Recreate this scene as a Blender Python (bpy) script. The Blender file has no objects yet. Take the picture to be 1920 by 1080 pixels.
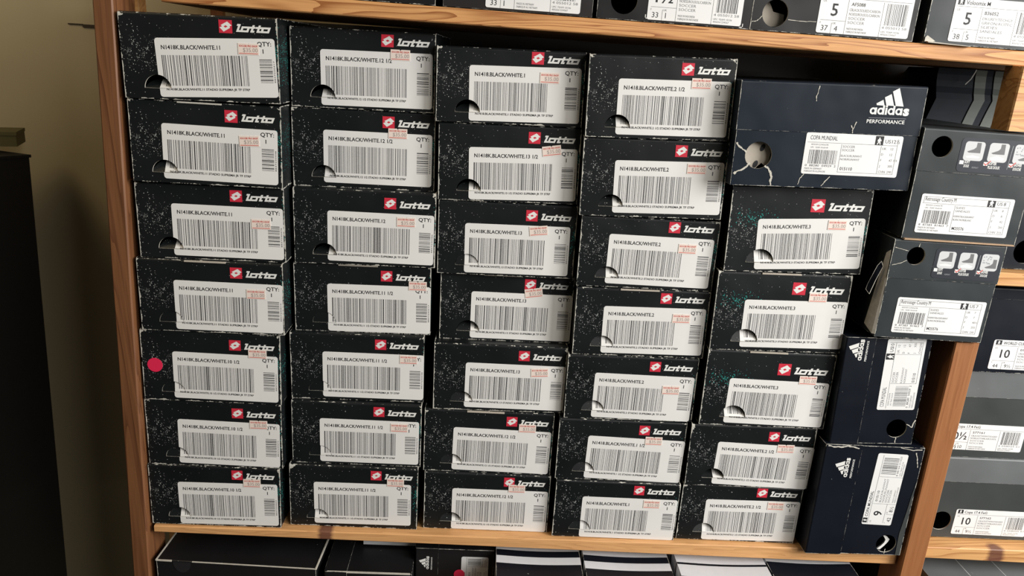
import bpy, math, random
from math import sin, cos, pi, radians
from mathutils import Vector, Matrix
from mathutils.geometry import tessellate_polygon

scn = bpy.context.scene
COL = scn.collection

# ------------------------------------------------------------------ camera
cam_d = bpy.data.cameras.new('camera')
cam_d.sensor_width = 36.0
cam_d.lens = 1427.245 * 36.0 / 1920.0
cam_d.clip_start = 0.02
cam = bpy.data.objects.new('camera', cam_d)
cam.location = (0.39369, -0.84947, 0.58690)
cam.rotation_mode = 'XYZ'
cam.rotation_euler = (radians(73.08448), radians(-3.15990), radians(-1.20991))
COL.objects.link(cam)
scn.camera = cam

# ------------------------------------------------------------------ world, lights, exposure
world = bpy.data.worlds.new('room_light')
scn.world = world
world.use_nodes = True
bg = world.node_tree.nodes['Background']
bg.inputs['Color'].default_value = (1.0, 0.92, 0.78, 1)
bg.inputs['Strength'].default_value = 0.06


def area(name, loc, target, sx, sy, power, color):
    l = bpy.data.lights.new(name, 'AREA')
    l.shape = 'RECTANGLE'
    l.size, l.size_y = sx, sy
    l.energy = power
    l.color = color
    o = bpy.data.objects.new(name, l)
    o.location = loc
    o.rotation_euler = (Vector(target) - Vector(loc)).to_track_quat('-Z', 'Y').to_euler()
    COL.objects.link(o)
    return o


area('window_daylight', (2.35, -1.00, 1.00), (0.45, 0.0, 0.25), 0.8, 1.2, 66.0, (1.0, 0.985, 0.96))
area('room_daylight', (2.1, -2.3, 1.6), (0.5, 0.0, 0.3), 1.2, 1.0, 34.0, (1.0, 0.96, 0.90))

area('added_warm_fill', (-0.85, -0.55, 1.75), (-0.25, 0.40, 0.55), 0.5, 0.5, 5.5, (1.0, 0.80, 0.50))  # unseen warm fill, added to brighten the wall and the rear post

vs = scn.view_settings
vs.view_transform = 'Standard'
vs.look = 'None'
vs.exposure = 0.0
vs.gamma = 1.0
vs.use_curve_mapping = False


# ------------------------------------------------------------------ materials
def new_mat(name):
    m = bpy.data.materials.new(name)
    m.use_nodes = True
    nt = m.node_tree
    b = nt.nodes['Principled BSDF']
    return m, nt, b


def N(nt, kind, **kw):
    n = nt.nodes.new(kind)
    for k, v in kw.items():
        setattr(n, k, v)
    return n


def math_n(nt, op, a, b=None, c=None, clamp=False):
    n = nt.nodes.new('ShaderNodeMath')
    n.operation = op
    n.use_clamp = clamp
    for i, v in enumerate((a, b, c)):
        if v is None:
            continue
        if isinstance(v, (int, float)):
            n.inputs[i].default_value = v
        else:
            nt.links.new(v, n.inputs[i])
    return n.outputs[0]


def mixc(nt, fac, a, b):
    n = nt.nodes.new('ShaderNodeMix')
    n.data_type = 'RGBA'
    for sock, v in ((n.inputs[0], fac), (n.inputs[6], a), (n.inputs[7], b)):
        if isinstance(v, (int, float)):
            sock.default_value = v
        elif isinstance(v, tuple):
            sock.default_value = (v[0], v[1], v[2], 1)
        else:
            nt.links.new(v, sock)
    return n.outputs[2]


def plain(name, col, rough=0.6, noise=0.0, spec=0.5, nscale=60):
    m, nt, b = new_mat(name)
    b.inputs['Roughness'].default_value = rough
    b.inputs['Specular IOR Level'].default_value = spec
    if noise > 0:
        tc = N(nt, 'ShaderNodeTexCoord')
        nz = N(nt, 'ShaderNodeTexNoise')
        nz.inputs['Scale'].default_value = nscale
        nz.inputs['Detail'].default_value = 4
        nt.links.new(tc.outputs['Object'], nz.inputs['Vector'])
        lo = tuple(c * (1 - noise) for c in col)
        hi = tuple(min(1, c * (1 + noise)) for c in col)
        c = mixc(nt, nz.outputs['Fac'], lo, hi)
        nt.links.new(c, b.inputs['Base Color'])
    else:
        b.inputs['Base Color'].default_value = (*col, 1)
    return m


def gauss(nt, x, z, cx, cz, rx, rz):
    dx = math_n(nt, 'DIVIDE', math_n(nt, 'SUBTRACT', x, cx), rx)
    dz = math_n(nt, 'DIVIDE', math_n(nt, 'SUBTRACT', z, cz), rz)
    r2 = math_n(nt, 'ADD', math_n(nt, 'MULTIPLY', dx, dx), math_n(nt, 'MULTIPLY', dz, dz))
    return math_n(nt, 'POWER', 2.718, math_n(nt, 'MULTIPLY', r2, -1.0))


def carton_mat(name, base, W, H, splatter=False, wear=1.0, rough=0.42, teal_left=False, vary=0.25, spec=0.40):
    """printed, coated cardboard with worn pale edges; splatter = the printed white speckle of the sports boxes"""
    m, nt, b = new_mat(name)
    L = nt.links
    tc = N(nt, 'ShaderNodeTexCoord')
    info = N(nt, 'ShaderNodeObjectInfo')
    so = N(nt, 'ShaderNodeSeparateXYZ'); L.new(tc.outputs['Object'], so.inputs[0])
    sg = N(nt, 'ShaderNodeSeparateXYZ'); L.new(tc.outputs['Generated'], sg.inputs[0])
    # per-box random shift of the wear
    off = N(nt, 'ShaderNodeVectorMath', operation='ADD')
    cmb = N(nt, 'ShaderNodeCombineXYZ')
    r50 = math_n(nt, 'MULTIPLY', info.outputs['Random'], 37.0)
    L.new(r50, cmb.inputs[0]); L.new(r50, cmb.inputs[2])
    L.new(tc.outputs['Object'], off.inputs[0]); L.new(cmb.outputs[0], off.inputs[1])

    def noise(scale, detail=3, vec=None):
        n = N(nt, 'ShaderNodeTexNoise')
        n.inputs['Scale'].default_value = scale
        n.inputs['Detail'].default_value = detail
        L.new(vec or off.outputs[0], n.inputs['Vector'])
        return n.outputs['Fac']
    gx, gz = sg.outputs['X'], sg.outputs['Z']
    ex = math_n(nt, 'MULTIPLY', math_n(nt, 'MINIMUM', gx, math_n(nt, 'SUBTRACT', 1.0, gx)), W)
    ez = math_n(nt, 'MULTIPLY', math_n(nt, 'MINIMUM', gz, math_n(nt, 'SUBTRACT', 1.0, gz)), H)
    ezt = math_n(nt, 'MULTIPLY', math_n(nt, 'SUBTRACT', 1.0, gz), H)
    gy = sg.outputs['Y']
    ey = math_n(nt, 'MULTIPLY', math_n(nt, 'MINIMUM', gy, math_n(nt, 'SUBTRACT', 1.0, gy)), 0.28)
    sn = N(nt, 'ShaderNodeSeparateXYZ'); L.new(tc.outputs['Normal'], sn.inputs[0])
    def facing(ax):      # 1 where the face looks along that axis: its own axis gives no edge there
        return math_n(nt, 'MULTIPLY', math_n(nt, 'GREATER_THAN', math_n(nt, 'ABSOLUTE', sn.outputs[ax]), 0.6), 10.0)
    ex = math_n(nt, 'ADD', ex, facing('X'))
    ey = math_n(nt, 'ADD', ey, facing('Y'))
    fzz = facing('Z')
    ez = math_n(nt, 'ADD', ez, fzz)
    ezt = math_n(nt, 'ADD', ezt, fzz)
    n1 = noise(90, 4)
    n2 = noise(420, 3)
    nn = math_n(nt, 'ADD', math_n(nt, 'MULTIPLY', n1, 0.65), math_n(nt, 'MULTIPLY', n2, 0.35))
    # width of the worn strip, m
    wx = math_n(nt, 'MULTIPLY', math_n(nt, 'SUBTRACT', nn, 0.40), 0.0075 * wear)
    wz = math_n(nt, 'MULTIPLY', math_n(nt, 'SUBTRACT', nn, 0.47), 0.0090 * wear)
    fx = math_n(nt, 'LESS_THAN', ex, wx)
    fz = math_n(nt, 'LESS_THAN', ez, wz)
    # corners: product of both distances
    cr = math_n(nt, 'ADD', ex, ezt)
    fc = math_n(nt, 'LESS_THAN', cr, math_n(nt, 'MULTIPLY', math_n(nt, 'SUBTRACT', nn, 0.43), 0.055 * wear))
    fy = math_n(nt, 'LESS_THAN', ey, wx)
    worn = math_n(nt, 'MAXIMUM', math_n(nt, 'MAXIMUM', math_n(nt, 'MAXIMUM', fx, fz), fc), fy)
    # broad tone variation
    tone = noise(14, 2)
    k = math_n(nt, 'ADD', 1 - vary, math_n(nt, 'MULTIPLY', tone, 2 * vary))
    kc = N(nt, 'ShaderNodeVectorMath', operation='SCALE')
    kc.inputs[0].default_value = base
    L.new(k, kc.inputs['Scale'])
    col = kc.outputs[0]
    # random scratches / scuffs
    n3 = noise(230, 5)
    n4 = noise(18, 1)
    scr = math_n(nt, 'GREATER_THAN', math_n(nt, 'ADD', n3, math_n(nt, 'MULTIPLY', n4, 0.25)), 0.865 if splatter else 0.89)
    if splatter:
        x, z = so.outputs['X'], so.outputs['Z']
        pr = gauss(nt, x, z, -0.060, 0.046, 0.022, 0.014)
        pr2 = gauss(nt, x, z, -0.030, 0.040, 0.020, 0.012)
        pr3 = gauss(nt, x, z, -0.072, 0.060, 0.010, 0.026)
        prob = math_n(nt, 'ADD', math_n(nt, 'MULTIPLY', pr, 0.50), math_n(nt, 'MULTIPLY', pr2, 0.22))
        prob = math_n(nt, 'ADD', prob, math_n(nt, 'MULTIPLY', pr3, 0.12))
        prob = math_n(nt, 'ADD', prob, 0.014)
        clump = N(nt, 'ShaderNodeTexNoise')
        clump.inputs['Scale'].default_value = 130
        clump.inputs['Detail'].default_value = 2
        L.new(tc.outputs['Object'], clump.inputs['Vector'])
        prob = math_n(nt, 'MULTIPLY', prob, math_n(nt, 'MULTIPLY', math_n(nt, 'SUBTRACT', clump.outputs['Fac'], 0.38, clamp=True), 6.0))
        spots = None
        for sc, thr in ((1250.0, 0.26), (700.0, 0.24), (330.0, 0.15)):
            v = N(nt, 'ShaderNodeTexVoronoi')
            v.inputs['Scale'].default_value = sc
            L.new(tc.outputs['Object'], v.inputs['Vector'])
            sp = N(nt, 'ShaderNodeSeparateColor'); L.new(v.outputs['Color'], sp.inputs[0])
            on = math_n(nt, 'LESS_THAN', sp.outputs[0], math_n(nt, 'MULTIPLY', prob, 1.5 if sc > 1000 else 1.0 if sc > 400 else 0.45))
            dot = math_n(nt, 'LESS_THAN', v.outputs['Distance'], math_n(nt, 'MULTIPLY', sp.outputs[1], thr * 1.5))
            s = math_n(nt, 'MULTIPLY', on, dot)
            s = math_n(nt, 'MULTIPLY', s, math_n(nt, 'ADD', 0.25, math_n(nt, 'MULTIPLY', sp.outputs[2], 0.75)))
            spots = s if spots is None else math_n(nt, 'MAXIMUM', spots, s)
        front = math_n(nt, 'MULTIPLY', facing('Y'), 0.1)
        spots = math_n(nt, 'MULTIPLY', spots, front)
        col = mixc(nt, spots, col, (0.62, 0.64, 0.62))
        # teal specks of the printed pattern
        tg = gauss(nt, x, z, 0.0775, 0.044, 0.0035, 0.016)
        if teal_left:
            tg = math_n(nt, 'MAXIMUM', tg, math_n(nt, 'MULTIPLY', gauss(nt, x, z, -0.050, 0.062, 0.020, 0.010), 0.85))
        v = N(nt, 'ShaderNodeTexVoronoi')
        v.inputs['Scale'].default_value = 800
        L.new(tc.outputs['Object'], v.inputs['Vector'])
        sp = N(nt, 'ShaderNodeSeparateColor'); L.new(v.outputs['Color'], sp.inputs[0])
        tf = math_n(nt, 'MULTIPLY', math_n(nt, 'LESS_THAN', sp.outputs[0], math_n(nt, 'MULTIPLY', tg, 0.6)),
                    math_n(nt, 'LESS_THAN', v.outputs['Distance'], 0.42))
        col = mixc(nt, math_n(nt, 'MULTIPLY', tf, sp.outputs[1]), col, (0.03, 0.42, 0.36))
    col = mixc(nt, math_n(nt, 'MULTIPLY', scr, 0.55), col, (0.45, 0.46, 0.44))
    col = mixc(nt, math_n(nt, 'MULTIPLY', worn, 0.85), col, (0.66, 0.64, 0.57))
    L.new(col, b.inputs['Base Color'])
    rg = math_n(nt, 'ADD', rough - 0.08, math_n(nt, 'MULTIPLY', tone, 0.18))
    L.new(rg, b.inputs['Roughness'])
    b.inputs['Specular IOR Level'].default_value = spec
    # slight waviness of the board
    nb = N(nt, 'ShaderNodeTexNoise')
    nb.inputs['Scale'].default_value = 22
    nb.inputs['Detail'].default_value = 1
    L.new(off.outputs[0], nb.inputs['Vector'])
    bp = N(nt, 'ShaderNodeBump')
    bp.inputs['Strength'].default_value = 0.35
    bp.inputs['Distance'].default_value = 0.004
    L.new(nb.outputs['Fac'], bp.inputs['Height'])
    L.new(bp.outputs[0], b.inputs['Normal'])
    return m


def wood_mat(name, light, dark, axis='X', scale=1.0, knots=(), rough=0.55, contrast=0.55, bands=14.0):
    m, nt, b = new_mat(name)
    L = nt.links
    tc = N(nt, 'ShaderNodeTexCoord')
    mp = N(nt, 'ShaderNodeMapping')
    st = {'X': (0.07, 1, 1), 'Y': (1, 0.07, 1), 'Z': (1, 1, 0.07)}[axis]
    mp.inputs['Scale'].default_value = tuple(s * scale for s in st)
    L.new(tc.outputs['Object'], mp.inputs['Vector'])
    nz = N(nt, 'ShaderNodeTexNoise')
    nz.inputs['Scale'].default_value = 20
    nz.inputs['Detail'].default_value = 3
    nz.inputs['Distortion'].default_value = 0.6
    L.new(mp.outputs[0], nz.inputs['Vector'])
    # rings: repeated bands of the noise field
    rings = math_n(nt, 'FRACT', math_n(nt, 'MULTIPLY', nz.outputs['Fac'], bands))
    rings = math_n(nt, 'POWER', rings, 2.6)
    fine = N(nt, 'ShaderNodeTexNoise')
    fine.inputs['Scale'].default_value = 240
    fine.inputs['Detail'].default_value = 3
    L.new(mp.outputs[0], fine.inputs['Vector'])
    rings = math_n(nt, 'MULTIPLY', rings, 1.0)
    f = math_n(nt, 'ADD', math_n(nt, 'MULTIPLY', rings, contrast),
               math_n(nt, 'MULTIPLY', math_n(nt, 'SUBTRACT', fine.outputs['Fac'], 0.35), 0.7), clamp=True)
    col = mixc(nt, f, light, dark)
    so = N(nt, 'ShaderNodeSeparateXYZ'); L.new(tc.outputs['Object'], so.inputs[0])
    for (ax1, c1, r1, ax2, c2, r2) in knots:
        g = gauss(nt, so.outputs[ax1], so.outputs[ax2], c1, c2, r1, r2)
        g = math_n(nt, 'MULTIPLY', math_n(nt, 'SUBTRACT', math_n(nt, 'ADD', g, math_n(nt, 'MULTIPLY', fine.outputs['Fac'], 0.4)), 0.55), 2.6, clamp=True)
        col = mixc(nt, math_n(nt, 'MULTIPLY', g, 0.85), col, (0.10, 0.025, 0.022))
    L.new(col, b.inputs['Base Color'])
    b.inputs['Roughness'].default_value = rough
    bp = N(nt, 'ShaderNodeBump')
    bp.inputs['Strength'].default_value = 0.25
    bp.inputs['Distance'].default_value = 0.002
    L.new(f, bp.inputs['Height'])
    L.new(bp.outputs[0], b.inputs['Normal'])
    return m


M = {}
M['black'] = carton_mat('black_speckled_carton', (0.0060, 0.0078, 0.0085), 0.16, 0.086, splatter=True)
M['black_teal'] = carton_mat('black_speckled_carton_teal', (0.0060, 0.0078, 0.0088), 0.157, 0.098, splatter=True, teal_left=True)
M['navy'] = carton_mat('navy_carton', (0.0060, 0.0120, 0.0215), 0.20, 0.11, wear=0.38, spec=0.28)
M['navy_dark'] = carton_mat('dark_navy_carton', (0.0048, 0.0070, 0.0125), 0.14, 0.11, wear=0.40, spec=0.26)
M['slate'] = carton_mat('slate_grey_carton', (0.026, 0.032, 0.035), 0.13, 0.12, wear=0.42)
M['grey_lid'] = carton_mat('grey_lid_carton', (0.135, 0.145, 0.148), 0.3, 0.04, wear=0.15)
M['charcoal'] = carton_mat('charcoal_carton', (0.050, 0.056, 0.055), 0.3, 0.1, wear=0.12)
M['plain_black'] = carton_mat('plain_black_carton', (0.009, 0.009, 0.010), 0.2, 0.12, wear=0.5)
M['brown_black'] = carton_mat('brown_black_carton', (0.020, 0.018, 0.018), 0.16, 0.11, wear=0.15)
M['pale'] = plain('raw_cardboard_edge', (0.56, 0.53, 0.46), 0.8, 0.25, nscale=200)
M['kraft'] = plain('kraft_cardboard', (0.46, 0.31, 0.19), 0.8, 0.15, nscale=90)
M['paper'] = plain('white_label_paper', (0.80, 0.79, 0.765), 0.55, 0.04, nscale=35)
M['paper_w'] = plain('bright_label_paper', (0.83, 0.83, 0.82), 0.5, 0.03, nscale=35)
M['bar_ink'] = plain('barcode_ink', (0.030, 0.030, 0.033), 0.6)
M['bar_grey'] = plain('barcode_faint_ink', (0.22, 0.22, 0.225), 0.6)
M['ink'] = plain('black_ink', (0.012, 0.012, 0.014), 0.6)
M['ink_grey'] = plain('grey_ink', (0.16, 0.16, 0.165), 0.6)
M['white_print'] = plain('white_print', (0.80, 0.80, 0.77), 0.5)
M['grey_print'] = plain('grey_print', (0.30, 0.31, 0.33), 0.5)
M['panel_print'] = plain('dark_panel_print', (0.016, 0.020, 0.030), 0.45)
M['icon_bg'] = plain('icon_print', (0.60, 0.61, 0.62), 0.5)
M['icon_foot'] = plain('foot_print', (0.15, 0.15, 0.155), 0.5)
M['red'] = plain('red_badge_print', (0.62, 0.028, 0.055), 0.45)
M['price_red'] = plain('price_sticker_red_ink', (0.62, 0.10, 0.085), 0.6)
M['price_paper'] = plain('price_sticker_paper', (0.84, 0.72, 0.64), 0.6, 0.04)
M['price_ink'] = plain('price_grey_ink', (0.36, 0.31, 0.29), 0.6)
M['pink'] = plain('pink_dot_sticker', (0.80, 0.022, 0.085), 0.5)
M['tissue'] = plain('tissue_paper', (0.48, 0.43, 0.36), 0.9, 0.2)
M['stripe'] = plain('white_stripe_print', (0.66, 0.68, 0.72), 0.5, 0.05)
M['stripe_dim'] = plain('grey_stripe_print', (0.15, 0.165, 0.15), 0.7, 0.08)
M['bag'] = plain('navy_bag_fabric', (0.012, 0.016, 0.024), 0.8, 0.3)
M['wall'] = plain('beige_wall_paint', (0.52, 0.43, 0.26), 0.85, 0.06, nscale=3)
M['cabinet'] = plain('black_cabinet_finish', (0.006, 0.005, 0.004), 0.6, 0.2)
M['olive'] = plain('olive_box_card', (0.10, 0.085, 0.025), 0.8, 0.1)
M['cord'] = plain('pale_cord', (0.45, 0.44, 0.40), 0.8)
M['wire'] = plain('dark_wire', (0.05, 0.035, 0.02), 0.7)
PINE = ((0.72, 0.37, 0.14), (0.34, 0.12, 0.032))
M['pine_top'] = wood_mat('pine_upper_board', *PINE, axis='X', contrast=1.0, scale=1.5, bands=16.0)
M['pine_mid'] = wood_mat('pine_lower_board', (0.74, 0.40, 0.165), (0.44, 0.19, 0.06), axis='X', scale=1.6, contrast=0.35,
                         knots=((0, 0.207, 0.011, 1, -0.012, 0.03),))
M['pine_right'] = wood_mat('pine_right_board', (0.72, 0.40, 0.155), (0.44, 0.18, 0.055), axis='X', contrast=0.8,
                           knots=((0, 1.080, 0.013, 1, -0.012, 0.02),))
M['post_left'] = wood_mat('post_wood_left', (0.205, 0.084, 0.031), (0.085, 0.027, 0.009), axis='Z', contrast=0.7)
M['post_right'] = wood_mat('post_wood_right', (0.36, 0.148, 0.055), (0.235, 0.080, 0.026), axis='Z', contrast=0.35, rough=0.45)
M['back_panel'] = plain('dark_back_panel', (0.022, 0.021, 0.020), 0.8, 0.2, nscale=8)


# ------------------------------------------------------------------ mesh helpers
class MB:
    """collects faces for one mesh"""
    def __init__(self):
        self.v, self.f, self.m = [], [], []

    def face(self, pts, mi=0):
        b = len(self.v)
        self.v += [tuple(p) for p in pts]
        self.f.append(tuple(range(b, b + len(pts))))
        self.m.append(mi)

    def tris(self, loops, place, mi=0, flip=False):
        """fill a 2D polygon with holes; place(x, z) -> 3D point"""
        lp = [[Vector((p[0], p[1], 0)) for p in l] for l in loops]
        flat = [p for l in loops for p in l]
        b = len(self.v)
        self.v += [tuple(place(p[0], p[1])) for p in flat]
        for t in tessellate_polygon(lp):
            a, c, d = t
            P = [Vector((flat[i][0], flat[i][1])) for i in t]
            area2 = (P[1].x - P[0].x) * (P[2].y - P[0].y) - (P[2].x - P[0].x) * (P[1].y - P[0].y)
            if abs(area2) < 1e-14:
                continue
            if (area2 < 0) != flip:
                a, c, d = a, d, c
            self.f.append((b + a, b + c, b + d))
            self.m.append(mi)

    def prism(self, loop, place, y0, y1, mi=0, side=None, holes=()):
        """loop in (x, z), extruded from y0 (towards viewer) to y1; place(x, y, z) -> point"""
        side = mi if side is None else side
        self.tris([loop] + list(holes), lambda x, z: place(x, y0, z), mi)
        self.tris([loop] + list(holes), lambda x, z: place(x, y1, z), mi, flip=True)
        for l in [loop] + list(holes):
            n = len(l)
            for i in range(n):
                p, q = l[i], l[(i + 1) % n]
                self.face([place(p[0], y0, p[1]), place(p[0], y1, p[1]), place(q[0], y1, q[1]), place(q[0], y0, q[1])], side)

    def box(self, x0, x1, y0, y1, z0, z1, mi=0):
        c = [(x, y, z) for x in (x0, x1) for y in (y0, y1) for z in (z0, z1)]
        for q in ((0, 1, 3, 2), (4, 6, 7, 5), (0, 4, 5, 1), (2, 3, 7, 6), (0, 2, 6, 4), (1, 5, 7, 3)):
            self.face([c[i] for i in q], mi)

    def hexa(self, c, mi=0):
        """8 corners: front TL, TR, BR, BL, then back TL, TR, BR, BL"""
        for q in ((3, 2, 1, 0), (4, 5, 6, 7), (0, 1, 5, 4), (2, 3, 7, 6), (1, 2, 6, 5), (3, 0, 4, 7)):
            self.face([c[i] for i in q], mi)

    def build(self, name, mats, parent=None):
        me = bpy.data.meshes.new(name)
        me.from_pydata(self.v, [], self.f)
        mats = mats if isinstance(mats, (list, tuple)) else [mats]
        for mt in mats:
            me.materials.append(mt)
        for p, i in zip(me.polygons, self.m):
            p.material_index = i
        me.validate()
        me.update()
        o = bpy.data.objects.new(name, me)
        COL.objects.link(o)
        if parent:
            o.parent = parent
        return o


def ident(x, y, z):
    return (x, y, z)


def rrect(x0, x1, z0, z1, r, n=4):
    out = []
    for cx, cz, a0 in ((x1 - r, z1 - r, 0), (x0 + r, z1 - r, 90), (x0 + r, z0 + r, 180), (x1 - r, z0 + r, 270)):
        for i in range(n + 1):
            a = radians(a0 + 90 * i / n)
            out.append((cx + r * cos(a), cz + r * sin(a)))
    return out


def circle(cx, cz, r, n=28):
    return [(cx + r * cos(2 * pi * i / n), cz + r * sin(2 * pi * i / n)) for i in range(n)]


_txt = {}


def text_geo(s, bold=0.0):
    """2D fill of a string with the built-in font, normalised: (verts, faces, x0, x1, y0, y1)"""
    key = (s, bold)
    if key not in _txt:
        c = bpy.data.curves.new('t', 'FONT')
        c.body = s
        c.size = 1.0
        c.resolution_u = 2
        c.offset = bold
        o = bpy.data.objects.new('t', c)
        COL.objects.link(o)
        dg = bpy.context.evaluated_depsgraph_get()
        me = bpy.data.meshes.new_from_object(o.evaluated_get(dg))
        vv = [(v.co.x, v.co.y) for v in me.vertices]
        ff = [tuple(p.vertices) for p in me.polygons]
        bpy.data.objects.remove(o)
        bpy.data.curves.remove(c)
        bpy.data.meshes.remove(me)
        xs = [v[0] for v in vv]; ys = [v[1] for v in vv]
        _txt[key] = (vv, ff, min(xs), max(xs), min(ys), max(ys))
    return _txt[key]


CAP = 0.682   # cap height of the built-in font at size 1


def add_text(mb, s, x, z, cap, place, width=None, align='l', mi=0, bold=0.0, y=0.0, shear=0.0, rot=0.0):
    """baseline at (x, z); cap height in metres; width squeezes the line"""
    vv, ff, x0, x1, y0, y1 = text_geo(s, bold)
    k = cap / CAP
    kx = k if width is None else width / (x1 - x0)
    wd = kx * (x1 - x0)
    ox = x - (0 if align == 'l' else wd / 2 if align == 'c' else wd)
    b = len(mb.v)
    cr, sr = cos(rot), sin(rot)
    for (a, c) in vv:
        px = (a - x0) * kx + c * k * shear + ox - x
        pz = c * k
        mb.v.append(place(x + px * cr - pz * sr, y, z + px * sr + pz * cr))
    for f in ff:
        mb.f.append(tuple(b + i for i in f))
        mb.m.append(mi)


def stroke(mb, pts, w, place, y, mi=0, closed=False):
    """thick 2D polyline with mitred joints"""
    n = len(pts)
    L, Rr = [], []
    for i in range(n):
        p = Vector(pts[i])
        a = Vector(pts[i - 1]) if (i > 0 or closed) else None
        c = Vector(pts[(i + 1) % n]) if (i < n - 1 or closed) else None
        d1 = (p - a).normalized() if a is not None else None
        d2 = (c - p).normalized() if c is not None else None
        if d1 is None: d1 = d2
        if d2 is None: d2 = d1
        nrm = Vector((-(d1.y + d2.y), d1.x + d2.x))
        if nrm.length < 1e-9:
            nrm = Vector((-d1.y, d1.x))
        nrm.normalize()
        k = 1.0 / max(0.5, nrm.dot(Vector((-d1.y, d1.x))))
        L.append(p + nrm * w / 2 * k)
        Rr.append(p - nrm * w / 2 * k)
    for i in range(n if closed else n - 1):
        j = (i + 1) % n
        mb.face([place(Rr[i].x, y, Rr[i].y), place(Rr[j].x, y, Rr[j].y), place(L[j].x, y, L[j].y), place(L[i].x, y, L[i].y)], mi)


def empty(name, loc, rot=(0, 0, 0), label=None, cat=None, group=None):
    o = bpy.data.objects.new(name, None)
    o.empty_display_size = 0.02
    o.location = loc
    o.rotation_euler = rot
    COL.objects.link(o)
    if label: o['label'] = label
    if cat: o['category'] = cat
    if group: o['group'] = group
    return o


def shell(W, H, D, holes=(), rtop=0.003, taper=0.0):
    """closed carton, front at y = 0 with real cut-outs, base at z = 0; material 1 = raw board edge"""
    mb = MB()
    x0, x1 = -W / 2, W / 2
    def T(x, z):                                  # lets one lower corner pull in a little
        return x + (taper * (1 - z / H) if x < 0 else 0)
    outer = [(T(x0, 0), 0), (x1, 0), (x1, H - rtop), (T(x0, H - rtop), H - rtop)]
    mb.tris([outer] + list(holes), lambda x, z: (x, 0, z), 0)
    for h in holes:
        n = len(h)
        for i in range(n):
            p, q = h[i], h[(i + 1) % n]
            mb.face([(p[0], 0, p[1]), (q[0], 0, q[1]), (q[0], 0.0016, q[1]), (p[0], 0.0016, p[1])], 1)
    # rolled top front edge
    prof = [(rtop - rtop * cos(a), H - rtop + rtop * sin(a)) for a in (0, pi / 8, pi / 4, 3 * pi / 8, pi / 2)]
    for a, b in zip(prof[:-1], prof[1:]):
        mb.face([(T(x0, a[1]), a[0], a[1]), (x1, a[0], a[1]), (x1, b[0], b[1]), (T(x0, b[1]), b[0], b[1])])
    mb.face([(x0, rtop, H), (x1, rtop, H), (x1, D, H), (x0, D, H)])
    mb.face([(x0, D, 0), (x0, D, H), (x1, D, H), (x1, D, 0)])
    mb.face([(T(x0, 0), 0, 0), (x0, D, 0), (x1, D, 0), (x1, 0, 0)])
    mb.face([(x1, 0, 0), (x1, D, 0), (x1, D, H)] + [(x1, p[0], p[1]) for p in reversed(prof)])
    mb.face([(T(x0, p[1]), p[0], p[1]) for p in prof] + [(x0, D, H), (x0, D, 0), (T(x0, 0), 0, 0)])
    return mb


def bars(seed, x0, x1, unit):
    rnd = random.Random(seed)
    out = []
    x = x0
    while x < x1 - unit:
        w = rnd.choice((1, 1, 1, 2, 2, 3)) * unit
        out.append((x, min(x + w * 0.82, x1)))
        x += w + rnd.choice((1, 1, 1, 2, 2, 3)) * unit
    return out


# ------------------------------------------------------------------ the speckled black boxes
def lettering(mb, ox, oz, s, place, y):
    """slanted wide lower-case word l-o-t-t-o; s = height of the o"""
    SH, KX, w = 0.42, 1.22, 0.345

    def pl(x, yy, z):
        return place(ox + (x * KX + z * SH) * s, yy, oz + z * s)
    items = [
        ([(0.02, 1.27), (0.42, 1.27)], 0), ([(0.42, 1.42), (0.42, 0.0)], 0), ([(0.28, 0.15), (0.86, 0.15)], 0),
        ([(1.02, 0.15), (1.98, 0.15), (1.98, 0.87), (1.02, 0.87)], 1),
        ([(2.05, 0.87), (3.00, 0.87)], 0), ([(2.62, 1.34), (2.62, 0.0)], 0), ([(2.50, 0.15), (3.06, 0.15)], 0),
        ([(3.05, 0.87), (4.05, 0.87)], 0), ([(3.58, 1.34), (3.58, 0.0)], 0), ([(3.46, 0.15), (4.02, 0.15)], 0),
        ([(4.22, 0.15), (5.22, 0.15), (5.22, 0.87), (4.22, 0.87)], 1),
    ]
    for i, (p, cl) in enumerate(items):
        stroke(mb, p, w, pl, y - i * 3e-6, closed=bool(cl))


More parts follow.
